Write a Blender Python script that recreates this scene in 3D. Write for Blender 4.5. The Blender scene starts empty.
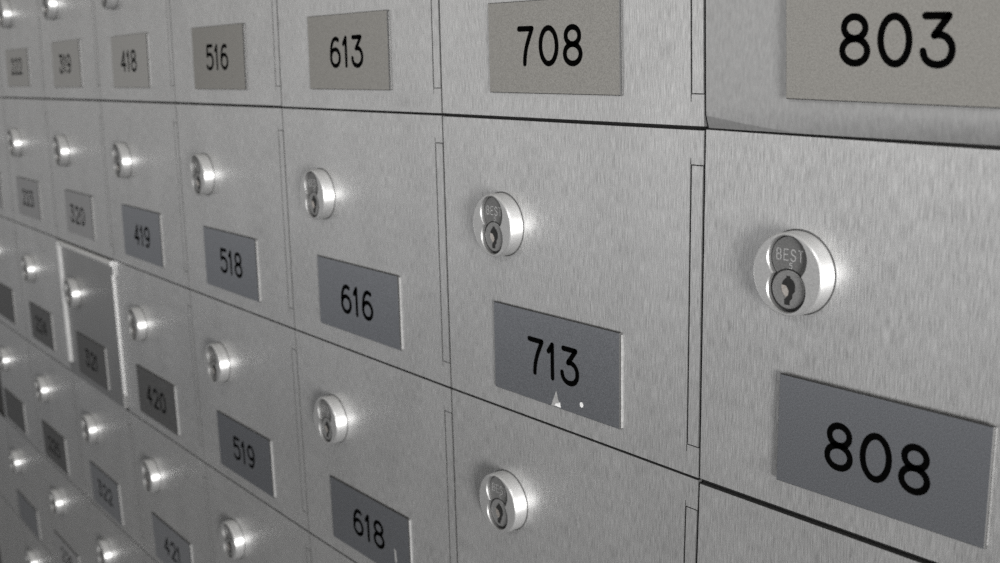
import bpy, bmesh, math, random
from mathutils import Matrix, Vector

random.seed(7)
scene = bpy.context.scene
C = scene.collection

W = 0.18                 # width of one mailbox front (m)
HR = 0.818866            # height / width of one front
H = W * HR
Z1 = 1.45                # height of the second row's top edge above the floor


# ---------------------------------------------------------------- helpers
# lens distortion put into the shape of the bank: offset (in widths, in heights) of every corner
# where four fronts meet, by row of corners, from one column right of the first to the left
WARP = [
    [(-0.124, 0.111), (-0.013, 0.037), (0.010, 0.016), (0.021, 0.013), (0.042, 0.021), (0.083, 0.033), (0.149, 0.049), (0.242, 0.067), (0.362, 0.086), (0.510, 0.105)],
    [(-0.061, 0.018), (0.004, -0.002), (0.002, -0.008), (-0.009, -0.008), (-0.010, -0.005), (0.011, -0.000), (0.056, 0.006), (0.129, 0.012), (0.230, 0.019), (0.360, 0.027)],
    [(-0.074, -0.020), (0.001, -0.002), (-0.000, 0.006), (-0.018, 0.008), (-0.029, 0.007), (-0.022, 0.004), (0.009, 0.000), (0.066, -0.004), (0.150, -0.009), (0.263, -0.014)],
    [(-0.142, -0.117), (-0.018, -0.036), (0.002, -0.002), (-0.008, 0.012), (-0.019, 0.015), (-0.017, 0.011), (0.004, 0.002), (0.049, -0.010), (0.121, -0.024), (0.219, -0.040)],
    [(-0.252, -0.350), (-0.051, -0.163), (0.008, -0.077), (0.019, -0.035), (0.018, -0.016), (0.021, -0.012), (0.039, -0.018), (0.078, -0.031), (0.139, -0.049), (0.226, -0.071)],
    [(-0.397, -0.777), (-0.095, -0.424), (0.017, -0.257), (0.060, -0.166), (0.077, -0.116), (0.090, -0.091), (0.110, -0.085), (0.146, -0.091), (0.202, -0.105), (0.280, -0.127)],
    [(-0.566, -1.432), (-0.147, -0.849), (0.029, -0.567), (0.112, -0.404), (0.155, -0.306), (0.184, -0.249), (0.213, -0.218), (0.251, -0.207), (0.305, -0.211), (0.377, -0.225)],
]
CUR = (0, 0)              # column (to the left) and row (down) of the front being built


def corner(k, r):
    a, b = WARP[r][k + 1]
    return (-k + a) * W, Z1 - (r - 1 + b) * H


def base_point(k, r):
    a, b = corner(k, r + 1), corner(k - 1, r + 1)
    return Vector(((a[0] + b[0]) / 2, 0, (a[1] + b[1]) / 2))


def L(u, v, h):
    """Point on the current front: u across 0..1, v down 0..1, h outwards (in widths), from the front's base."""
    k, r = CUR
    a, b, c, d = corner(k, r), corner(k - 1, r), corner(k, r + 1), corner(k - 1, r + 1)
    x, z = [(1 - u) * (1 - v) * a[i] + u * (1 - v) * b[i] + (1 - u) * v * c[i] + u * v * d[i] for i in (0, 1)]
    return Vector((x, -h * W, z)) - base_point(k, r)


def link(o, parent=None):
    C.objects.link(o)
    if parent is not None:
        o.parent = parent
    return o


def mesh_from(name, bm, mats, smooth=False):
    bmesh.ops.recalc_face_normals(bm, faces=bm.faces)
    me = bpy.data.meshes.new(name)
    bm.to_mesh(me)
    bm.free()
    for m in (mats if isinstance(mats, (list, tuple)) else [mats]):
        me.materials.append(m)
    if smooth:
        for p in me.polygons:
            p.use_smooth = True
    return me


def obj(name, me, parent=None):
    return link(bpy.data.objects.new(name, me), parent)


# ---------------------------------------------------------------- materials
def nodes(name):
    m = bpy.data.materials.new(name)
    m.use_nodes = True
    nt = m.node_tree
    return m, nt, nt.nodes['Principled BSDF']


def brushed(name, lo, hi, rough, metal, sx=620, sz=70, bump=0.15):
    m, nt, b = nodes(name)
    N, K = nt.nodes, nt.links
    geo = N.new('ShaderNodeNewGeometry')
    mp = N.new('ShaderNodeMapping')
    mp.inputs['Scale'].default_value = (sx, sx, sz)
    K.new(geo.outputs['Position'], mp.inputs['Vector'])
    n1 = N.new('ShaderNodeTexNoise')
    n1.inputs['Scale'].default_value = 1.0
    n1.inputs['Detail'].default_value = 4.0
    n1.inputs['Roughness'].default_value = 0.75
    K.new(mp.outputs['Vector'], n1.inputs['Vector'])
    mp2 = N.new('ShaderNodeMapping')
    mp2.inputs['Scale'].default_value = (26, 26, 16)
    K.new(geo.outputs['Position'], mp2.inputs['Vector'])
    n2 = N.new('ShaderNodeTexNoise')
    n2.inputs['Scale'].default_value = 1.0
    n2.inputs['Detail'].default_value = 2.0
    K.new(mp2.outputs['Vector'], n2.inputs['Vector'])
    mix = N.new('ShaderNodeMix')
    mix.data_type = 'FLOAT'
    mix.inputs[0].default_value = 0.12
    K.new(n1.outputs['Fac'], mix.inputs[2])
    K.new(n2.outputs['Fac'], mix.inputs[3])
    cr = N.new('ShaderNodeValToRGB')
    cr.color_ramp.elements[0].position = 0.32
    cr.color_ramp.elements[1].position = 0.68
    cr.color_ramp.elements[0].color = (lo[0], lo[1], lo[2], 1)
    cr.color_ramp.elements[1].color = (hi[0], hi[1], hi[2], 1)
    K.new(mix.outputs[0], cr.inputs['Fac'])
    K.new(cr.outputs['Color'], b.inputs['Base Color'])
    b.inputs['Metallic'].default_value = metal
    b.inputs['Roughness'].default_value = rough
    bp = N.new('ShaderNodeBump')
    bp.inputs['Strength'].default_value = bump
    bp.inputs['Distance'].default_value = 0.0002
    K.new(n1.outputs['Fac'], bp.inputs['Height'])
    K.new(bp.outputs['Normal'], b.inputs['Normal'])
    return m


def speckled(name, lo, hi, rough, metal=0.0, scale=900, spec=0.5):
    m, nt, b = nodes(name)
    N, K = nt.nodes, nt.links
    geo = N.new('ShaderNodeNewGeometry')
    n1 = N.new('ShaderNodeTexNoise')
    n1.inputs['Scale'].default_value = scale
    n1.inputs['Detail'].default_value = 2.0
    K.new(geo.outputs['Position'], n1.inputs['Vector'])
    cr = N.new('ShaderNodeValToRGB')
    cr.color_ramp.elements[0].position = 0.35
    cr.color_ramp.elements[1].position = 0.65
    cr.color_ramp.elements[0].color = (lo[0], lo[1], lo[2], 1)
    cr.color_ramp.elements[1].color = (hi[0], hi[1], hi[2], 1)
    K.new(n1.outputs['Fac'], cr.inputs['Fac'])
    K.new(cr.outputs['Color'], b.inputs['Base Color'])
    b.inputs['Roughness'].default_value = rough
    b.inputs['Metallic'].default_value = metal
    b.inputs['Specular IOR Level'].default_value = spec
    return m


def g3(v, t=(1, 1, 1)):
    return (v * t[0], v * t[1], v * t[2])


STEEL = brushed('brushed_steel', g3(0.34), g3(0.82), 0.34, 0.78, 2000, 130, .3)
DULL_STEEL = brushed('dull_steel', g3(0.35), g3(0.48), 0.40, 0.75, 700, 220, .06)
POLISHED = brushed('polished_steel', g3(0.36), g3(0.46), 0.33, 0.85, bump=0.04)
HINGE = brushed('hinge_steel', g3(0.40), g3(0.80), 0.42, 0.60, 2000, 130, .35)
LOCK_SIDE = brushed('turned_aluminium', g3(0.62), g3(0.72), 0.46, 0.82, 90, 90, 0.02)
lb = LOCK_SIDE.node_tree.nodes['Principled BSDF']      # turned on a lathe: shine spreads along the axis
lb.inputs['Anisotropic'].default_value = 0.8
ax = LOCK_SIDE.node_tree.nodes.new('ShaderNodeCombineXYZ')
ax.inputs['Y'].default_value = 1.0
LOCK_SIDE.node_tree.links.new(ax.outputs['Vector'], lb.inputs['Tangent'])
LOCK_FACE = speckled('satin_aluminium', g3(0.47), g3(0.56), 0.38, 0.75, 1500)
CORE = speckled('lock_core_metal', g3(0.085), g3(0.125), 0.55, 0.3, 1600)
PLUG = speckled('plug_metal', g3(0.16), g3(0.22), 0.45, 0.5, 1600)
BORE = speckled('lock_bore', g3(0.26), g3(0.34), 0.42, 0.8, 1500)
KEYHOLE = speckled('keyhole_black', g3(0.004), g3(0.008), 0.6, 0.0, 800)
PIN_GLINT = speckled('key_pin_glint_metal', (0.55, 0.50, 0.46), (0.7, 0.66, 0.62), 0.3, 0.8, 900)  # glint of a pin put into a bright colour
STAMP = speckled('stamped_silver', g3(0.42), g3(0.52), 0.35, 0.6, 900)
PLATE_WARM = speckled('plate_warm_grey', (0.155, 0.15, 0.14), (0.23, 0.224, 0.21), 0.42, 0.25, 2200)  # plate greys differ by position: reflection tones put into the colour
PLATE_REFL_LIGHT = speckled('plate_reflection_light', (0.27, 0.265, 0.255), (0.34, 0.335, 0.325), 0.45, 0.4, 2200)  # brighter reflection at a grazing angle, painted into the plate
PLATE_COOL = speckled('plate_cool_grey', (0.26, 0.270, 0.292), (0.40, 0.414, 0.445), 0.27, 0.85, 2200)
PLATE_REFL_MID = speckled('plate_reflection_mid', (0.17, 0.175, 0.185), (0.23, 0.235, 0.25), 0.36, 0.5, 2200)  # mid reflection tone of the lower rows, in the base colour
PLATE_REFL_DARK = speckled('plate_reflection_dark', (0.045, 0.045, 0.046), (0.09, 0.09, 0.09), 0.42, 0.2)  # plates that reflect little light, darkness put into the colour
PLATE_REFL_PALE = speckled('plate_reflection_pale', (0.24, 0.24, 0.245), (0.29, 0.29, 0.295), 0.42, 0.4, 2200)  # far plates near door tone, their reflection painted in
PLATE_EDGE = speckled('plate_black_core', g3(0.008), g3(0.014), 0.5)
TAPE = speckled('mounting_tape', g3(0.20), g3(0.27), 0.6, 0.0, 900, 0.2)
INK = speckled('black_ink', g3(0.001), g3(0.0015), 1.0, 0.0, 900, 0.0)
SCUFF = speckled('white_scuff', g3(0.5), g3(0.65), 0.6)
SCUFF_FAINT = speckled('faint_scuff', g3(0.19), g3(0.26), 0.6)
EDGE_SHADE = speckled('edge_shade_steel', g3(0.05), g3(0.08), 0.6, 0.3)  # shade of door seams and lock bases, put into the colour
FRAME = speckled('dark_frame', g3(0.012), g3(0.02), 0.7)
FLOOR = speckled('dark_floor', (0.03, 0.032, 0.036), (0.05, 0.052, 0.058), 0.6, 0.0, 40)


# ---------------------------------------------------------------- strokes -> flat lettering
def arc(cx, cy, rx, ry, a0, a1, n=22):
    return [(cx + rx * math.cos(math.radians(a0 + (a1 - a0) * i / n)),
             cy + ry * math.sin(math.radians(a0 + (a1 - a0) * i / n))) for i in range(n + 1)]


def bez(p0, p1, p2, p3, n=14):
    r = []
    for i in range(n + 1):
        t = i / n
        s = 1 - t
        r.append(tuple(s**3 * p0[j] + 3 * s * s * t * p1[j] + 3 * s * t * t * p2[j] + t**3 * p3[j] for j in (0, 1)))
    return r


SIX = [arc(0, .30, .31, .30, 0, 360, 32), bez((.22, .93), (.02, 1.06), (-.31, .98), (-.31, .30))]
GLYPH = {
    '0': [arc(0, .5, .345, .5, 0, 360, 40)],
    '1': [[(0, 1), (0, 0)], [(0, 1), (-.17, .78)]],
    '2': [arc(0, .70, .30, .30, 165, -25, 20) + [(-.31, 0)], [(-.31, 0), (.31, 0)]],
    '3': [[(-.27, 1), (.26, 1)], [(.26, 1), (-.07, .60)],
          bez((-.07, .60), (.10, .66), (.33, .55), (.33, .31)) + bez((.33, .31), (.33, -.10), (-.32, -.10), (-.33, .27))[1:]],
    '4': [[(.13, 0), (.13, 1)], [(.13, 1), (-.32, .30)], [(-.32, .30), (.31, .30)]],
    '5': [[(.27, 1), (-.22, 1)], [(-.22, 1), (-.27, .56)],
          bez((-.27, .56), (-.05, .70), (.32, .66), (.32, .33)) + bez((.32, .33), (.32, -.06), (-.18, -.08), (-.31, .12))[1:]],
    '6': SIX,
    '7': [[(-.29, 1), (.29, 1)], bez((.29, 1), (.10, .62), (-.04, .40), (-.05, 0))],
    '8': [arc(0, .765, .275, .235, 0, 360, 32), arc(0, .265, .32, .265, 0, 360, 36)],
    '9': [[(-x, 1 - y) for x, y in s] for s in SIX],
    'B': [[(-.28, 0), (-.28, 1)], [(-.28, 1), (.05, 1)], arc(.05, .76, .22, .24, 90, -90, 10), [(-.28, .52), (.08, .52)],
          arc(.08, .26, .24, .26, 90, -90, 10), [(.08, 0), (-.28, 0)]],
    'E': [[(.28, 1), (-.28, 1), (-.28, 0), (.28, 0)], [(-.28, .52), (.18, .52)]],
    'S': [bez((.28, .82), (.20, 1.1), (-.32, 1.08), (-.28, .74)) + bez((-.28, .74), (-.24, .48), (.30, .54), (.30, .26))[1:]
          + bez((.30, .26), (.30, -.10), (-.26, -.10), (-.30, .18))[1:]],
    'T': [[(-.3, 1), (.3, 1)], [(0, 1), (0, 0)]],
}
ADV = {'1': .26}


def ribbon(bm, pts, w, put):
    """A flat stroke of width w with round ends along pts (2-D), placed by put(x, y)."""
    P = [Vector(p) for p in pts]
    P = [p for i, p in enumerate(P) if i == 0 or (p - P[i - 1]).length > 1e-7]
    n = len(P)
    closed = (P[0] - P[-1]).length < 1e-6
    ls, rs = [], []
    for i in range(n):
        if closed and i in (0, n - 1):
            d = (P[1] - P[0]).normalized() + (P[-1] - P[-2]).normalized()
        elif i == 0:
            d = P[1] - P[0]
        elif i == n - 1:
            d = P[-1] - P[-2]
        else:
            d = (P[i + 1] - P[i]).normalized() + (P[i] - P[i - 1]).normalized()
        d.normalize()
        nn = Vector((-d.y, d.x)) * (w / 2)
        ls.append(bm.verts.new(put(*(P[i] + nn))))
        rs.append(bm.verts.new(put(*(P[i] - nn))))
    for i in range(n - 1):
        bm.faces.new((ls[i], rs[i], rs[i + 1], ls[i + 1]))
    if not closed:
        for c, d in ((P[0], P[0] - P[1]), (P[-1], P[-1] - P[-2])):
            a0 = math.atan2(d.y, d.x)
            vs = [bm.verts.new(put(c.x + w / 2 * math.cos(a0 + math.radians(a)), c.y + w / 2 * math.sin(a0 + math.radians(a))))
                  for a in range(-90, 91, 20)]
            bm.faces.new(vs)


def write(bm, text, put, size, stroke, squeeze=1.0):
    """Letters placed by put(x, y), centred on its origin; size and stroke in widths."""
    ad = [ADV.get(c, .50) for c in text]
    tot = sum(ad) * 2
    x = -tot / 2
    for c, a in zip(text, ad):
        x += a
        for s in GLYPH[c]:
            pts = [((px * squeeze + x * squeeze) * size, (py - .5) * size) for px, py in s]
            ribbon(bm, pts, stroke, put)
        x += a
    # the strokes overlap: every face towards the viewer
    for f in bm.faces:
        f.normal_update()
        if f.normal.y > 0:
            f.normal_flip()


def text_mesh(name, text, put, size, stroke, mat, squeeze=1.0):
    bm = bmesh.new()
    write(bm, text, put, size, stroke, squeeze)
    me = bpy.data.meshes.new(name)
    bm.to_mesh(me)
    bm.free()
    me.materials.append(mat)
    return me


# ---------------------------------------------------------------- door panel and hinge
DOOR_T = 0.014
HN_U, HN_V0, HN_V1 = 0.958, 0.099, 0.906


def prism(bm, pts, h0, h1, bevel=0.0, seg=2):
    a = [bm.verts.new(L(u, v, h0)) for u, v in pts]   # back
    b = [bm.verts.new(L(u, v, h1)) for u, v in pts]
    n = len(pts)
    f = bm.faces.new(b)
    bm.faces.new(a[::-1])
    for i in range(n):
        bm.faces.new((a[i], a[(i + 1) % n], b[(i + 1) % n], b[i]))
    if bevel:
        bmesh.ops.bevel(bm, geom=list(f.edges), offset=bevel * W, segments=seg, affect='EDGES', profile=0.5)


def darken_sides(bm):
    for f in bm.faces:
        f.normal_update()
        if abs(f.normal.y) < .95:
            f.material_index = 1  # side faces get the dark grey, painting in the seam shade


def door_mesh(gt=.003, gb=.003, gl=.003, gr=.003, h=0.0, mat=None):
    vt, vb = gt / HR, 1 - gb / HR
    s = HN_U
    pts = [(gl, vt), (1 - gr, vt), (1 - gr, HN_V0), (s + .003, HN_V0), (s + .003, HN_V0 - .018), (s, HN_V0 - .018),
           (s, HN_V1 + .022), (s + .003, HN_V1 + .022), (s + .003, HN_V1), (1 - gr, HN_V1), (1 - gr, vb), (gl, vb)]
    bm = bmesh.new()
    prism(bm, pts, -DOOR_T, h, .0004, 1)
    darken_sides(bm)
    return mesh_from('door', bm, [mat or STEEL, EDGE_SHADE])


def bent_door_mesh():
    """A front whose bottom edge is bent back, with a creased lower left corner."""
    gt, gb, g = .003, .0012, .0035
    vt, vb = gt / HR, 1 - gb / HR
    us = [g + (HN_U - g) * i / 60 for i in range(61)]
    vs = [vt + (0.86 - vt) * i / 8 for i in range(9)] + [0.86 + (vb - 0.86) * i / 48 for i in range(1, 49)]

    def depth(u, v):
        d = -1.9 * max(0.0, v - .93) ** 2 * (0.35 + 0.9 * min(1.0, max(0.0, u - .15)))
        cr = .963 + .17 * u - .15 * u * u      # the crease
        if v > cr and u < .33:
            d -= .17 * (v - cr)
        return d
    bm = bmesh.new()
    taper = lambda u, v: v - max(0.0, (v - .86) / (vb - .86)) * .0065 * u / HR      # the gap below opens to the right
    grid = [[bm.verts.new(L(u, taper(u, v), depth(u, v))) for u in us] for v in vs]
    for j in range(len(vs) - 1):
        for i in range(len(us) - 1):
            bm.faces.new((grid[j][i], grid[j][i + 1], grid[j + 1][i + 1], grid[j + 1][i]))
    # edges turned back
    edges = [e for e in bm.edges if e.is_boundary]
    r = bmesh.ops.extrude_edge_only(bm, edges=edges)
    for v in [x for x in r['geom'] if isinstance(x, bmesh.types.BMVert)]:
        v.co.y += DOOR_T * W
    # upper and lower tabs beside the hinge
    for v0, v1 in ((vt, HN_V0), (HN_V1, vb)):
        d = depth(1, v1) if v1 > .95 else 0
        prism(bm, [(HN_U, v0), (1 - g, v0), (1 - g, v1), (HN_U, v1)], -DOOR_T, min(0, d))   # tabs
    me = mesh_from('door', bm, DULL_STEEL)
    return me


def tray_door_mesh():
    """Replacement front: proud of its neighbours, with a raised rim left, top and right."""
    bm = bmesh.new()
    o = [(.012, .006), (.994, .006), (.994, .100), (.962, .100), (.962, .992), (.012, .992)]
    prism(bm, o, -DOOR_T, .010, .0012, 2)
    for f in bm.faces:
        f.normal_update()
        if f.normal.x > .5:
            f.material_index = 2  # right sides painted darker to hold down their highlight
    # rounded left rim
    n = 8
    prof = [(.012 + .060 * i / n, .010 + .016 * math.sin(math.pi * i / n) ** .8) for i in range(n + 1)]
    A = [bm.verts.new(L(u, .012, h)) for u, h in prof]
    B = [bm.verts.new(L(u + .004, .90, h)) for u, h in prof]
    for i in range(n):
        bm.faces.new((A[i], A[i + 1], B[i + 1], B[i])).material_index = 1
    bm.faces.new(A)
    bm.faces.new(B)
    # rounded top rim
    prof = [(.006 + .040 * i / n, .010 + .012 * math.sin(math.pi * i / n) ** .8) for i in range(n + 1)]
    A = [bm.verts.new(L(.05, v, h)) for v, h in prof]
    B = [bm.verts.new(L(.985, v, h)) for v, h in prof]
    for i in range(n):
        bm.faces.new((A[i], A[i + 1], B[i + 1], B[i])).material_index = 1
    bm.faces.new(A)
    bm.faces.new(B)
    return mesh_from('door', bm, [POLISHED, HINGE, TAPE])


def hinge_mesh():
    bm = bmesh.new()
    g = .0035
    u0, u1 = HN_U + .0055, 1 - .0045
    prism(bm, [(u0, HN_V0 + g * .8), (u1, HN_V0 + g * .8), (u1, HN_V1 - g * .8), (u0, HN_V1 - g * .8)], -DOOR_T, 0.0)
    darken_sides(bm)
    return mesh_from('hinge', bm, [STEEL, EDGE_SHADE])


# ---------------------------------------------------------------- lock
LU, LV, LR, LH = .273, .346, .0870, .042


def lp(x, y, h):       # lock-local, x and y (up) in widths
    return Vector((x * W, -h * W, y * W))


def eight(scale=1.0, n=96):
    R = LR
    cs = ((.0, .385 * R, .545 * R * scale), (.0, -.365 * R, .535 * R * scale))
    out = []
    for i in range(n):
        a = 2 * math.pi * i / n
        d = (math.cos(a), math.sin(a))
        best = 0
        for cx, cy, r in cs:
            b = d[0] * cx + d[1] * cy
            disc = b * b - (cx * cx + cy * cy - r * r)
            if disc > 0:
                best = max(best, b + math.sqrt(disc))
        out.append((best * d[0], best * d[1]))
    return out


def loops(bm, rings, close_first=False, close_last=False, mats=None):
    R = [[bm.verts.new(lp(x, y, h)) for x, y in ring] for ring, h in rings]
    n = len(R[0])
    for k in range(len(R) - 1):
        for i in range(n):
            f = bm.faces.new((R[k][i], R[k][(i + 1) % n], R[k + 1][(i + 1) % n], R[k + 1][i]))
            if mats:
                f.material_index = mats[k]
    if close_last:
        f = bm.faces.new(R[-1])
        if mats:
            f.material_index = mats[-1]
    if close_first:
        bm.faces.new(R[0])


def circ(r, cy=0.0, n=96):
    return [(r * math.cos(2 * math.pi * i / n), cy + r * math.sin(2 * math.pi * i / n)) for i in range(n)]


def lock_mesh():
    bm = bmesh.new()
    R = LR
    e0, e1 = eight(1.0), eight(1.045)
    loops(bm, [(circ(R), -.001), (circ(R), LH - .0050), (circ(R - .0008), LH - .0022), (circ(R - .0025), LH - .0006), (circ(R - .005), LH),
               (e1, LH), (e0, LH - .0028), (e0, LH - .016)], mats=[0, 0, 0, 0, 1, 2, 2])
    loops(bm, [(circ(R + .0030), .0002), (circ(R + .0030), .0012), (circ(R - .001), .0012)], mats=[3, 3])  # dark ring round the base, drawn in for its contact shadow
    me = mesh_from('lock', bm, [LOCK_SIDE, LOCK_FACE, BORE, EDGE_SHADE])
    for p in me.polygons:
        p.use_smooth = p.material_index == 0
    return me


def core_mesh():
    bm = bmesh.new()
    loops(bm, [(eight(.965), LH - .020), (eight(.965), LH - .0115), (eight(.935), LH - .0102)], close_last=True)
    return mesh_from('lock_core', bm, CORE)


def plug_mesh():
    bm = bmesh.new()
    cy = -.365 * LR
    loops(bm, [(circ(.500 * LR, cy), LH - .0104), (circ(.500 * LR, cy), LH - .0096)], close_last=True, mats=[1, 1])
    loops(bm, [(circ(.465 * LR, cy), LH - .0100), (circ(.462 * LR, cy), LH - .0086), (circ(.445 * LR, cy), LH - .0080)], close_last=True, mats=[0, 0, 0])
    return mesh_from('key_plug', bm, [PLUG, KEYHOLE])


def keyhole_mesh():
    bm = bmesh.new()
    cy = -.365 * LR
    h = LH - .0076
    r = LR
    # upper round dimple and the jagged slot
    loops(bm, [([(x * .19 + .01 * r, y * .22 + .07 * r) for x, y in circ(r, 0, 28)], LH - .0082),
               ([(x * .19 + .01 * r, y * .22 + .07 * r) for x, y in circ(r, 0, 28)], h)], close_last=True)
    for v in bm.verts:
        v.co.z += cy * W
    pts = [(-.05, .33), (.06, .33), (.06, .20), (.20, .10), (.20, -.02), (.13, -.10), (.13, -.20), (.06, -.26), (.06, -.37),
           (-.09, -.37), (-.09, -.24), (-.02, -.17), (-.02, -.06), (-.10, .02), (-.05, .14)]
    b = [bm.verts.new(lp(x * r, cy + y * r, h + .0003)) for x, y in pts]
    bm.faces.new(b)
    return mesh_from('keyhole', bm, KEYHOLE)


def pin_glint_mesh():
    bm = bmesh.new()
    cy = -.365 * LR
    r = LR
    pts = [(-.19, .10), (-.06, .09), (.02, -.02), (.00, -.14), (-.07, -.17), (-.17, -.06)]  # bright polygon drawn for the glint of a pin
    b = [bm.verts.new(lp(x * r, cy + y * r, LH - .0068)) for x, y in pts]
    c = [bm.verts.new(lp(x * r * 1.1, cy + y * r * 1.1, LH - .0082)) for x, y in pts]
    bm.faces.new(b)
    for i in range(len(pts)):
        bm.faces.new((b[i], b[(i + 1) % 6], c[(i + 1) % 6], c[i]))
    return mesh_from('key_pin_glint', bm, PIN_GLINT)


# ---------------------------------------------------------------- number plates
PT = 0.0085


def plate_mesh(u0, u1, v0, v1, mat, jag=0.0):
    bm = bmesh.new()
    pts = [(u0, v0), (u1, v0 + jag), (u1 - jag * .5, v1), (u0 + jag * .3, v1)]
    lay = [(.0028, 0, 1), (PT - .0022, 0, 1), (PT, .0022, 0)]  # black laminate core; chamfer widened to draw the contact shadow line
    n = 4
    cu, cv = (u0 + u1) / 2, (v0 + v1) / 2
    rings = []
    for h, ins, _ in lay:
        rings.append([bm.verts.new(L(u + (ins if u < cu else -ins), v + (ins if v < cv else -ins), h)) for u, v in pts])
    for k in range(len(rings) - 1):
        for i in range(n):
            f = bm.faces.new((rings[k][i], rings[k][(i + 1) % n], rings[k + 1][(i + 1) % n], rings[k + 1][i]))
            f.material_index = 1
    f = bm.faces.new(rings[-1])
    f.material_index = 0
    bm.faces.new(rings[0][::-1]).material_index = 1
    return mesh_from('number_plate', bm, [mat, PLATE_EDGE])


def backing_mesh(u0, u1, v0, v1, over, stand=0.0):
    bm = bmesh.new()
    prism(bm, [(u0 + .006, v0 + .006), (u1 + over, v0 + .006), (u1 + over, v1 - .004), (u0 + .006, v1 - .004)], -.0006 - stand, .0042)
    return mesh_from('adhesive_backing', bm, TAPE)


def scuff_mesh(polys, h, mat):
    bm = bmesh.new()
    for poly in polys:
        bm.faces.new([bm.verts.new(L(u, v, h)) for u, v in poly])
    me = mesh_from('scuff_mark', bm, mat)
    return me


# ---------------------------------------------------------------- the mailboxes
LOCK_ME, CORE_ME, PLUG_ME, KEY_ME, PIN_GLINT_ME = lock_mesh(), core_mesh(), plug_mesh(), keyhole_mesh(), pin_glint_mesh()
SH = LH - .0098
STAMP_ME = text_mesh('maker_stamp', 'BEST', lambda x, y: lp(x, y + .46 * LR, SH), .0225, .0024, STAMP, .80)
bm_ = bmesh.new()
write(bm_, '5', lambda x, y: lp(x + .003, y + .205 * LR, SH), .0115, .0017)
STAMP5_ME = bpy.data.meshes.new('stamped_digit')
bm_.to_mesh(STAMP5_ME)
bm_.free()
STAMP5_ME.materials.append(STAMP)

GROUP = 'brushed steel mailbox fronts on the wall'
DEF = (.225, .727, .622, .924)
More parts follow.
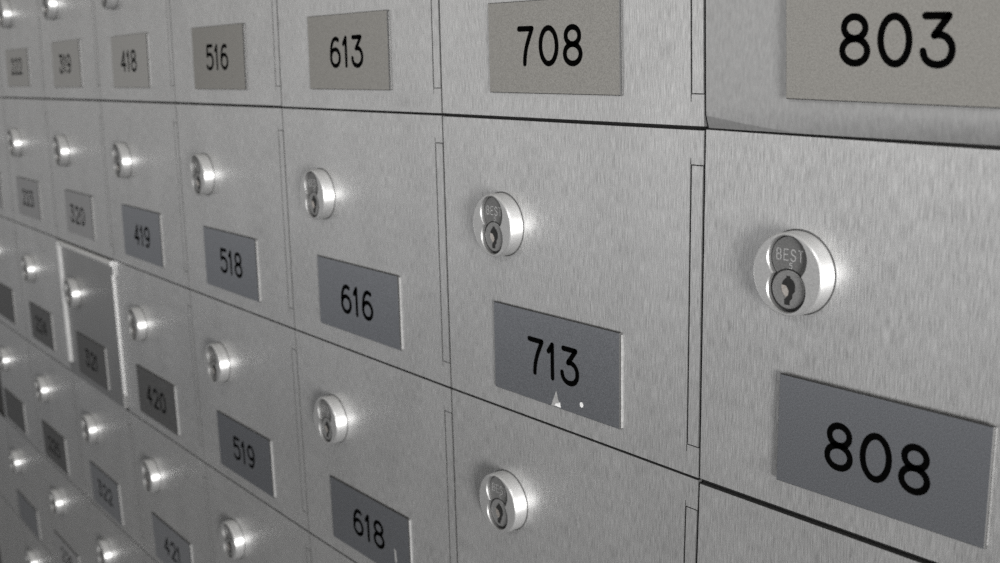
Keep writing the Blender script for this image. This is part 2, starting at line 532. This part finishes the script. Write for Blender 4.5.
# column, row: number, plate rectangle, plate material, label
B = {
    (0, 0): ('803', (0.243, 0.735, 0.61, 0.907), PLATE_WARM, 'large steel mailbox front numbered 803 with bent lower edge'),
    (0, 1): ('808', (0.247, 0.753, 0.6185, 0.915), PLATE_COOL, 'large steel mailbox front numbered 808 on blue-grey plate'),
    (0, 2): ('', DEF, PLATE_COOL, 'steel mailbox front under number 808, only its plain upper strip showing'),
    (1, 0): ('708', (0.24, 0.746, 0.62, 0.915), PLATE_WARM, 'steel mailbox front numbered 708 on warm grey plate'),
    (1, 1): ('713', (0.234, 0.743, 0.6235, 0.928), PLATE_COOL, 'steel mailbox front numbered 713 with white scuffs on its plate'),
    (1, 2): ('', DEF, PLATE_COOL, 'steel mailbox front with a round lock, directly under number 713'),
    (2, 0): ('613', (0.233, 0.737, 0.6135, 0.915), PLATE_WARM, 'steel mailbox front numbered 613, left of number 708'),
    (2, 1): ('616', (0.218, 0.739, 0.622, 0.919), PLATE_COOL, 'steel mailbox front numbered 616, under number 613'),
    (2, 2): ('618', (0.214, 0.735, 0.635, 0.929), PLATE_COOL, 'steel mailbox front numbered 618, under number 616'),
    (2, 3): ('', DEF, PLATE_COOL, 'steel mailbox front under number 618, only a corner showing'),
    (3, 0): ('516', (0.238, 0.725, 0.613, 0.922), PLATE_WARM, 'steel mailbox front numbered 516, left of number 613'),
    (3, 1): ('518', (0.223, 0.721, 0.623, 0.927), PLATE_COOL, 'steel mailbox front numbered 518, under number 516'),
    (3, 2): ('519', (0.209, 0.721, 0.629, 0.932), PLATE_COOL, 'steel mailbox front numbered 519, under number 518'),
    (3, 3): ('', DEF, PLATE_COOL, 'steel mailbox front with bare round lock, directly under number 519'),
    (4, 0): ('418', (0.235, 0.719, 0.6125, 0.917), PLATE_REFL_LIGHT, 'steel mailbox front numbered 418, left of number 516'),
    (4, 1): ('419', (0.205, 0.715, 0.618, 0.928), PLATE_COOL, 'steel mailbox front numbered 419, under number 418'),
    (4, 2): ('420', (0.203, 0.709, 0.63, 0.936), PLATE_REFL_DARK, 'steel mailbox front with dark number plate, two below number 418'),
    (4, 3): ('421', (0.2, 0.708, 0.632, 0.94), PLATE_REFL_MID, 'steel mailbox front three below number 418, left of the bare lock under 519'),
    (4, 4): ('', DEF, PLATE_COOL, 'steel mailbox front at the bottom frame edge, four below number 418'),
    (5, 0): ('319', (0.224, 0.723, 0.606, 0.915), PLATE_REFL_LIGHT, 'steel mailbox front numbered 319, left of number 418'),
    (5, 1): ('320', (0.24, 0.718, 0.6185, 0.912), PLATE_REFL_PALE, 'steel mailbox front with pale plate above the shiny dark replacement door'),
    (5, 2): ('321', (0.228, 0.73, 0.637, 0.936), PLATE_REFL_DARK, 'shiny dark mailbox front with bright rim, unlike the brushed ones around it'),
    (5, 3): ('322', (0.166, 0.664, 0.643, 0.953), PLATE_REFL_MID, 'steel mailbox front directly below the shiny dark replacement door'),
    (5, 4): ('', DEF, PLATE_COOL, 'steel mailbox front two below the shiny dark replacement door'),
    (6, 0): ('222', (0.187, 0.703, 0.6245, 0.909), PLATE_REFL_LIGHT, 'steel mailbox front immediately left of number 319'),
    (6, 1): ('223', (0.175, 0.684, 0.6135, 0.908), PLATE_REFL_PALE, 'steel mailbox front with faint pale plate, diagonally up-left of the shiny dark door'),
    (6, 2): ('224', (0.176, 0.668, 0.6285, 0.924), PLATE_REFL_DARK, 'steel mailbox front with blackish plate, immediately left of the shiny dark door'),
    (6, 3): ('225', (0.133, 0.64, 0.648, 0.952), PLATE_REFL_DARK, 'steel mailbox front diagonally down-left of the shiny dark door'),
    (6, 4): ('226', (0.06, 0.6, 0.68, 0.965), PLATE_REFL_PALE, 'steel mailbox front with pale bluish plate near the bottom left corner'),
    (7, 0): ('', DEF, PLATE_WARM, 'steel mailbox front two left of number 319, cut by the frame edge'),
    (7, 1): ('', DEF, PLATE_REFL_PALE, 'steel mailbox front with lock at left frame edge, second row'),
    (7, 2): ('', DEF, PLATE_REFL_DARK, 'steel mailbox front with dark plate at left frame edge, third row'),
    (7, 3): ('', (0.103, 0.636, 0.66, 0.942), PLATE_REFL_DARK, 'steel mailbox front with dark plate at left frame edge, fourth row'),
    (7, 4): ('', (0.068, 0.606, 0.685, 0.965), PLATE_REFL_MID, 'steel mailbox front with lock near left frame edge, fifth row'),
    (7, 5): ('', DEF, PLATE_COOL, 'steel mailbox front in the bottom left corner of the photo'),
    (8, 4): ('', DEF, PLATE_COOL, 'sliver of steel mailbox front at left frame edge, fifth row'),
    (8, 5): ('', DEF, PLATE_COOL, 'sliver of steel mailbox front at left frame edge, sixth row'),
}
GAPS = {(0, 0): (.003, .006), (0, 2): (.0095, .003), (1, 0): (.003, .0045), (1, 1): (.0045, .003), (2, 0): (.003, .004),
        (3, 0): (.003, .006), (4, 0): (.003, .006), (5, 0): (.003, .006), (6, 0): (.003, .006), (0, 1): (.0018, .004)}
STAND = {'803': .007, '808': .004}      # plates on thicker pads
LOCK_AT = {(0, 1): (.279, .346), (1, 1): (.277, .352), (2, 1): (.266, .352), (3, 1): (.270, .351), (4, 1): (.289, .346), (5, 1): (.283, .346),
           (6, 1): (.267, .342), (1, 2): (.272, .346), (2, 2): (.267, .348), (3, 2): (.286, .340), (4, 2): (.308, .345), (6, 2): (.297, .336),
           (4, 3): (.281, .345), (3, 3): (.280, .350), (5, 3): (.278, .354), (6, 3): (.287, .337), (6, 4): (.290, .320), (7, 4): (.215, .347)}
TEXT_AT = {(0, 0): (.506, .757), (0, 1): (.503, .772), (1, 0): (.489, .764), (2, 0): (.484, .764), (2, 1): (.478, .776), (1, 1): (.487, .775),
           (3, 1): (.484, .774), (4, 1): (.468, .778), (3, 0): (.478, .764), (4, 0): (.467, .762), (5, 0): (.460, .759), (6, 0): (.437, .755),
           (5, 1): (.455, .774)}
NO_LOCK, NO_PLATE = {(0, 2), (2, 3), (4, 4), (8, 4), (8, 5)}, {(0, 2), (1, 2), (2, 3), (3, 3), (4, 4), (5, 4), (7, 0), (7, 5), (8, 4), (8, 5)}

# one lock with its pieces is built here and copied for every other front
first_lock = []


def add_lock(parent):
    if not first_lock:
        lk = obj('lock', LOCK_ME, parent)
        kids = [obj('lock_core', CORE_ME, lk), obj('key_plug', PLUG_ME, lk), obj('keyhole', KEY_ME, lk), obj('key_pin_glint', PIN_GLINT_ME, lk),
                obj('maker_stamp', STAMP_ME, lk), obj('stamped_digit', STAMP5_ME, lk)]
        first_lock.extend([lk, kids])
        return lk
    lk = first_lock[0].copy()
    C.objects.link(lk)
    lk.parent = parent
    for ch in first_lock[1]:
        c = ch.copy()
        C.objects.link(c)
        c.parent = lk
    return lk


for (k, r), (num, pr, pm, label) in B.items():
    root = bpy.data.objects.new('mailbox', None)
    root.empty_display_size = .02
    C.objects.link(root)
    CUR = (k, r)
    root.location = base_point(k, r)
    root['label'] = label
    root['category'] = 'mailbox'
    root['group'] = GROUP
    if (k, r) == (0, 0):
        me = bent_door_mesh()
    elif (k, r) == (5, 2):
        me = tray_door_mesh()
    elif (k, r) in GAPS:
        gt, gb = GAPS[(k, r)]
        me = door_mesh(gt, gb)
    else:
        me = door_mesh()
    lift = .010 if (k, r) == (5, 2) else 0.0
    obj('door', me, root)
    obj('hinge', hinge_mesh(), root)
    if (k, r) not in NO_LOCK:
        lk = add_lock(root)
        du, dv = LOCK_AT.get((k, r), (LU, LV))
        lk.location = L(du, dv, lift)
    if (k, r) not in NO_PLATE:
        u0, u1, v0, v1 = pr
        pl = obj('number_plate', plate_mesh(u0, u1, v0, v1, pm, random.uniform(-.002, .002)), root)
        pl.location = (0, -(lift + STAND.get(num, 0.0)) * W, 0)
        obj('adhesive_backing', backing_mesh(u0, u1, v0, v1, -.003 if k == 0 or (r == 0 and k < 4) else .0012, STAND.get(num, 0.0)), pl)
        if num:
            tu, tv = TEXT_AT.get((k, r), ((u0 + u1) / 2, (v0 + v1) / 2))
            obj('number', text_mesh('number', num, lambda x, y: L(tu + x, tv - y / HR, PT + .0004), .0910, .0146, INK, 1.0), pl)
        if num == '713':
            obj('scuff_mark', scuff_mesh([[(.502, .868), (.507, .890), (.517, .918), (.480, .926)]], PT + .0005, SCUFF_FAINT), pl)
            obj('scuff_mark', scuff_mesh([[(.500, .914), (.517, .906), (.520, .923), (.494, .922)]], PT + .0006, SCUFF), pl)
            obj('scuff_mark', scuff_mesh([[(.602 + .007 * math.cos(a * .7), .889 + .009 * math.sin(a * .7)) for a in range(9)]], PT + .0005, SCUFF), pl)
        if num == '618':
            obj('scuff_mark', scuff_mesh([[(.640, .80), (.652, .81), (.656, .86), (.644, .87)]], PT + .0005, SCUFF_FAINT), pl)

# ---------------------------------------------------------------- the setting
def slab(name, x0, x1, y0, y1, z0, z1, mat):
    bm = bmesh.new()
    bmesh.ops.create_cube(bm, size=1)
    for v in bm.verts:
        v.co = Vector((x0 if v.co.x < 0 else x1, y0 if v.co.y < 0 else y1, z0 if v.co.z < 0 else z1))
    o = obj(name, mesh_from(name, bm, mat))
    o['kind'] = 'structure'
    return o


slab('wall_back', -2.2, 0.45, (DOOR_T + .006) * W, .12, 0.0, 2.4, FRAME)
slab('floor', -4.0, 4.0, -4.0, .12, -.05, 0.0, FLOOR)

# ---------------------------------------------------------------- light
def area(name, loc, target, sx, sy, power, col=(1, 1, 1)):
    d = bpy.data.lights.new(name, 'AREA')
    d.shape = 'RECTANGLE'
    d.size, d.size_y = sx, sy
    d.energy = power
    d.color = col
    o = bpy.data.objects.new(name, d)
    C.objects.link(o)
    o.location = loc
    o.rotation_euler = (Vector(target) - Vector(loc)).to_track_quat('-Z', 'Y').to_euler()
    return o


area('window_light', (2.2, -1.0, 1.22), (-.2, 0, 1.35), .6, .8, 118, (1.0, .99, .97))
sd = bpy.data.lights.new('added_spot', 'SPOT')  # unseen spot added for the bright centre and its falloff
sd.energy = 31
sd.shadow_soft_size = .12
sd.spot_size = math.radians(29)
sd.spot_blend = 1.0
so = bpy.data.objects.new('added_spot', sd)
C.objects.link(so)
so.location = (.45, -1.25, 2.05)
so.rotation_euler = (Vector((-.11, 0, 1.51)) - so.location).to_track_quat('-Z', 'Y').to_euler()

WORLD = 0.60
w = bpy.data.worlds.new('room_light')
scene.world = w
w.use_nodes = True
nt = w.node_tree
bg = nt.nodes['Background']
tc = nt.nodes.new('ShaderNodeTexCoord')
sp = nt.nodes.new('ShaderNodeSeparateXYZ')
nt.links.new(tc.outputs['Generated'], sp.inputs[0])
mr = nt.nodes.new('ShaderNodeMapRange')
mr.inputs['From Min'].default_value = -1
mr.inputs['From Max'].default_value = 1
nt.links.new(sp.outputs['Z'], mr.inputs['Value'])
cr = nt.nodes.new('ShaderNodeValToRGB')
STOPS = [(.25, (.025, .029, .038)), (.36, (.115, .125, .145)), (.455, (.92, .92, .92)), (.52, (1.08, 1.07, 1.05)), (.62, (.80, .79, .76)), (.75, (.66, .65, .62)), (1.0, (.75, .74, .71))]
el = cr.color_ramp.elements
while len(el) < len(STOPS):
    el.new(.5)
for q, (pos, c) in zip(el, STOPS):
    q.position, q.color = pos, (*c, 1)
cx = nt.nodes.new('ShaderNodeValToRGB')      # surroundings shaped dimmer to the left, for darker reflections there
XS = [(.0, .30), (.06, .55), (.16, .9), (.3, 1.0)]
el = cx.color_ramp.elements
while len(el) < len(XS):
    el.new(.5)
for q, (pos, c) in zip(el, XS):
    q.position, q.color = pos, (c, c, c, 1)
mx = nt.nodes.new('ShaderNodeMapRange')
mx.inputs['From Min'].default_value = -1
mx.inputs['From Max'].default_value = 1
nt.links.new(sp.outputs['X'], mx.inputs['Value'])
nt.links.new(mx.outputs['Result'], cx.inputs['Fac'])
nt.links.new(mr.outputs['Result'], cr.inputs['Fac'])
mul = nt.nodes.new('ShaderNodeMix')
mul.data_type = 'RGBA'
mul.blend_type = 'MULTIPLY'
mul.inputs[0].default_value = 1.0
nt.links.new(cr.outputs['Color'], mul.inputs[6])
nt.links.new(cx.outputs['Color'], mul.inputs[7])
nt.links.new(mul.outputs[2], bg.inputs['Color'])
bg.inputs['Strength'].default_value = WORLD

# ---------------------------------------------------------------- camera
cam = bpy.data.cameras.new('camera')
co = bpy.data.objects.new('camera', cam)
C.objects.link(co)
cam.sensor_width = 36
cam.lens = 1083.68 / 1000 * 36
cam.clip_start = .02
RX, RY, RZ = (0.61726118, 0.02386150, 0.78639638), (0.14476663, 0.97902863, -0.14333728), (-0.77332481, 0.20232049, 0.60086202)
bl = lambda a: Vector((a[0], a[2], -a[1]))       # right, down, inward -> world axes
X, Y, Zc = bl(RX), -bl(RY), -bl(RZ)
M = Matrix((X, Y, Zc)).transposed().to_4x4()
M.translation = Vector((1.6146007 * W, -1.8318606 * W, Z1 + 0.1651731 * W))
co.matrix_world = M
cam.dof.use_dof = True
cam.dof.focus_distance = 2.6 * W
cam.dof.aperture_fstop = 14
scene.camera = co

scene.cycles.sample_clamp_indirect = 0.8
scene.cycles.use_denoising = False
scene.cycles.caustics_reflective = False
scene.view_settings.view_transform = 'Standard'
scene.view_settings.look = 'None'
scene.view_settings.exposure = 0.18
